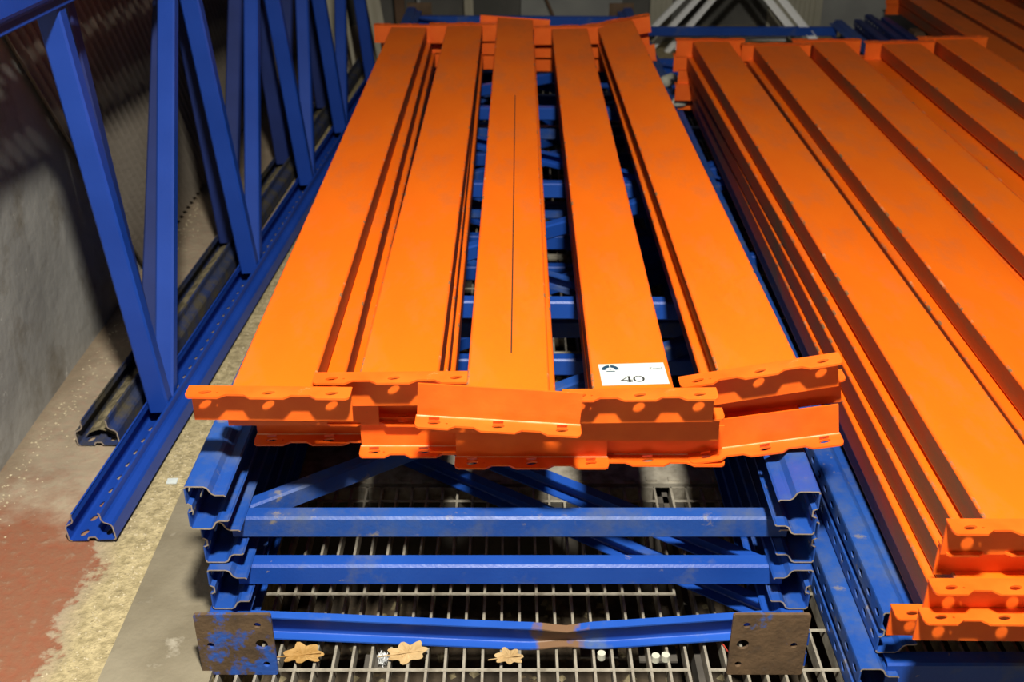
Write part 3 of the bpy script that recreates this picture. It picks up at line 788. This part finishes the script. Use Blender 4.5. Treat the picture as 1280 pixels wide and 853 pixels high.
# ------------------------------------------------------------------ far orange stack and far blue uprights
k = 0
far = [(2.115, 0.300, 'front edge of the far stack'), (2.285, 0.300, 'second row of the far stack'), (2.455, 0.305, 'third row of the far stack'), (2.66, 0.36, 'raised beam of the far stack')]
for x, z, w in far:
    rack_beam('dull orange beam behind the right stack, %s' % w, (x, 3.3), x, z, L=2.7, roll=0, group='orange beams behind the right stack')
for x, z in ((2.125, 0.245), (2.30, 0.245), (2.48, 0.245), (2.68, 0.30)):
    rack_beam('dull orange beam under the %s of the far stack' % {2.125: 'front edge', 2.3: 'second row', 2.48: 'third row', 2.68: 'raised beam'}[x], (x, 3.33), x, z, L=2.68, group='lower orange beams behind the right stack')
b = MB()
for y in (3.7, 4.7, 5.6):
    b.box(2.02, 2.78, y, y+0.09, 0.0, 0.185)
b.box(2.56, 2.78, 3.6, 5.8, 0.185, 0.24)
thing('timber_bearer', 'dark timber bearers under the stack behind the right one', 'bearer', data=b.build('bearer', ['brown_board']))
for (x, y, z, w) in ((1.79, 4.45, 0.002, 'lower layer, nearest the right stack'), (1.875, 4.6, 0.002, 'lower layer, middle one'), (1.96, 4.50, 0.002, 'lower layer, nearest the far orange stack'),
                  (1.80, 4.50, 0.095, 'upper layer, nearest the right stack'), (1.89, 4.62, 0.095, 'upper layer, middle one'), (1.955, 4.55, 0.095, 'upper layer, nearest the far orange stack')):
    thing('rack_post', 'dark blue pierced rack post lying loose, ' + w, 'post', T(x, y, z), 'loose blue posts behind the right stack', upright_mesh(1.4, 'blue_dark'))

# ------------------------------------------------------------------ things standing at the back
def plank(label, name, base, top, w, th, matn, yaw=0.0, group=None, cat='board'):
    p, q = Vector(base), Vector(top); z = (q - p); L = z.length; z.normalize()
    x = Vector((math.cos(yaw), math.sin(yaw), 0)); y = z.cross(x).normalized(); x = y.cross(z)
    mx = Matrix(((x.x, y.x, z.x, p.x), (x.y, y.y, z.y, p.y), (x.z, y.z, z.z, p.z), (0, 0, 0, 1)))
    b = MB(); b.box(-w/2, w/2, -th/2, th/2, 0, L)
    me = b.build(name, [matn])
    o = thing(name, label, cat, mx, group, me)
    bv = o.modifiers.new('bevel', 'BEVEL'); bv.width = 0.002; bv.segments = 1
    return o
plank('pale timber board leaning at the back left, the nearer and wider one', 'timber_board', (-0.835, 5.43, 0), (-1.10, 6.25, 1.3), 0.058, 0.022, 'board', 0.1, 'pale boards leaning at the back')
plank('narrow pale strip leaning beside the wider pale board', 'timber_board', (-0.785, 5.50, 0), (-1.04, 6.28, 1.3), 0.018, 0.02, 'board', 0.1, 'pale boards leaning at the back')
plank('pale knotty board leaning behind the far end of the left beams', 'timber_board', (-0.66, 5.72, 0), (-0.93, 6.35, 1.3), 0.070, 0.022, 'board', 0.1, 'pale boards leaning at the back')
plank('brown board standing against the rear wall beside the knotty pale board', 'brown_board', (-0.60, 6.1, 0), (-0.68, 6.45, 1.3), 0.055, 0.02, 'brown_board', 0)
plank('thin grey pole leaning on the rear wall', 'grey_pole', (-0.50, 6.1, 0), (-0.56, 6.5, 1.4), 0.018, 0.018, 'grey_sheet', 0, cat='pole')
plank('short pale post behind the far end of the second left beam', 'pale_post', (-0.235, 6.2, 0), (-0.26, 6.45, 1.2), 0.05, 0.03, 'board', 0, cat='post')
b = MB(); b.box(0.05, 0.62, 6.35, 6.37, 0.0, 1.1)
thing('grey_sheet', 'grey panel standing at the back behind the middle beams', 'panel', data=b.build('grey_sheet', ['grey_sheet']))
plank('thin dark batten slanting across the grey panel', 'batten', (0.24, 6.28, 0.1), (-0.05, 6.32, 0.75), 0.015, 0.01, 'brown_board', 0, cat='batten')
def ribbed(x0, x1, y, h, label):
    b = MB(); n = int((x1-x0)/0.028)
    b.box(x0, x1, y, y+0.006, 0, h)
    for k in range(n): b.box(x0+k*0.028+0.004, x0+k*0.028+0.018, y-0.012, y, 0, h)
    thing('ribbed_panel', label, 'panel', data=b.build('ribbed_panel', ['beige']), group='beige ribbed panels at the back')
ribbed(0.76, 0.88, 6.2, 1.2, 'beige ribbed panel standing behind the raised end of the tilted beam')
ribbed(1.42, 1.72, 6.25, 1.2, 'beige ribbed panel standing to the right of the bright metal struts')
b = MB(); b.box(1.72, 2.35, 6.45, 6.47, 0.0, 1.1)
thing('grey_sheet', 'grey green panel at the back above the loose uprights', 'panel', data=b.build('grey_sheet', ['grey_sheet']))

# bright folding trestle: struts meeting at a hinge
def trestle():
    t = thing('aluminium_trestle', 'bright aluminium folding trestle with splayed struts at the back', 'trestle')
    def strut(p, q, w=0.030, th=0.014):
        p, q = Vector(p), Vector(q); z = q - p; L = z.length; z.normalize()
        x = Vector((0, 1, 0)).cross(z).normalized(); y = z.cross(x)
        mx = Matrix(((x.x, y.x, z.x, p.x), (x.y, y.y, z.y, p.y), (x.z, y.z, z.z, p.z), (0, 0, 0, 1)))
        b = MB(); b.box(-w/2, w/2, -th/2, th/2, 0, L); b.box(-w/2, -w/2+0.003, -th/2-0.006, -th/2, 0, L); b.box(w/2-0.003, w/2, -th/2-0.006, -th/2, 0, L)
        ob('strut', b.build('strut', ['alu']), t, mx)
    for dx, y in ((0, 6.05), (0.085, 6.0), (0.17, 5.95)):
        strut((0.66+dx, y, 0.0), (1.12+dx*0.55, y-0.1, 0.52))
    for dx, y in ((0, 6.0), (0.07, 5.94)):
        strut((1.60+dx, y-0.15, 0.0), (1.12+dx, y, 0.52), 0.036)
    strut((0.86, 5.85, 0.055), (1.50, 5.82, 0.03), 0.035)
    strut((0.80, 5.92, 0.10), (1.45, 5.90, 0.085), 0.022)
    b = MB(); b.box(1.06, 1.30, 5.84, 6.0, 0.50, 0.53)
    ob('hinge_bar', b.build('hinge_bar', ['alu']), t)
trestle()
def capsule(label, p, l, r, rot):
    n = 12; vs = []; fs = []; prof = [(-l/2-r*0.9, 0.15*r), (-l/2-r*0.5, 0.8*r), (-l/2, r), (l/2, r), (l/2+r*0.5, 0.8*r), (l/2+r*0.9, 0.15*r)]
    for (x, rr) in prof:
        for k in range(n): vs.append((x, rr*math.cos(2*PI*k/n), rr*math.sin(2*PI*k/n)))
    for i in range(len(prof)-1):
        for k in range(n): fs.append((i*n+k, i*n+(k+1) % n, (i+1)*n+(k+1) % n, (i+1)*n+k))
    fs += [tuple(range(n)), tuple(range(len(prof)*n-1, (len(prof)-1)*n-1, -1))]
    thing('white_end_cap', label, 'cap', T(*p) @ Euler((0, 0, rot)).to_matrix().to_4x4(), 'white caps in the gap between the stacks', mesh('cap', vs, fs, ['white'], smooth=True))
capsule('larger white end cap in the gap between the stacks', (0.66, 4.62, 0.205), 0.06, 0.026, 0.9)
capsule('smaller white end cap nearer in the gap between the stacks', (0.665, 4.30, 0.205), 0.03, 0.020, 0.2)
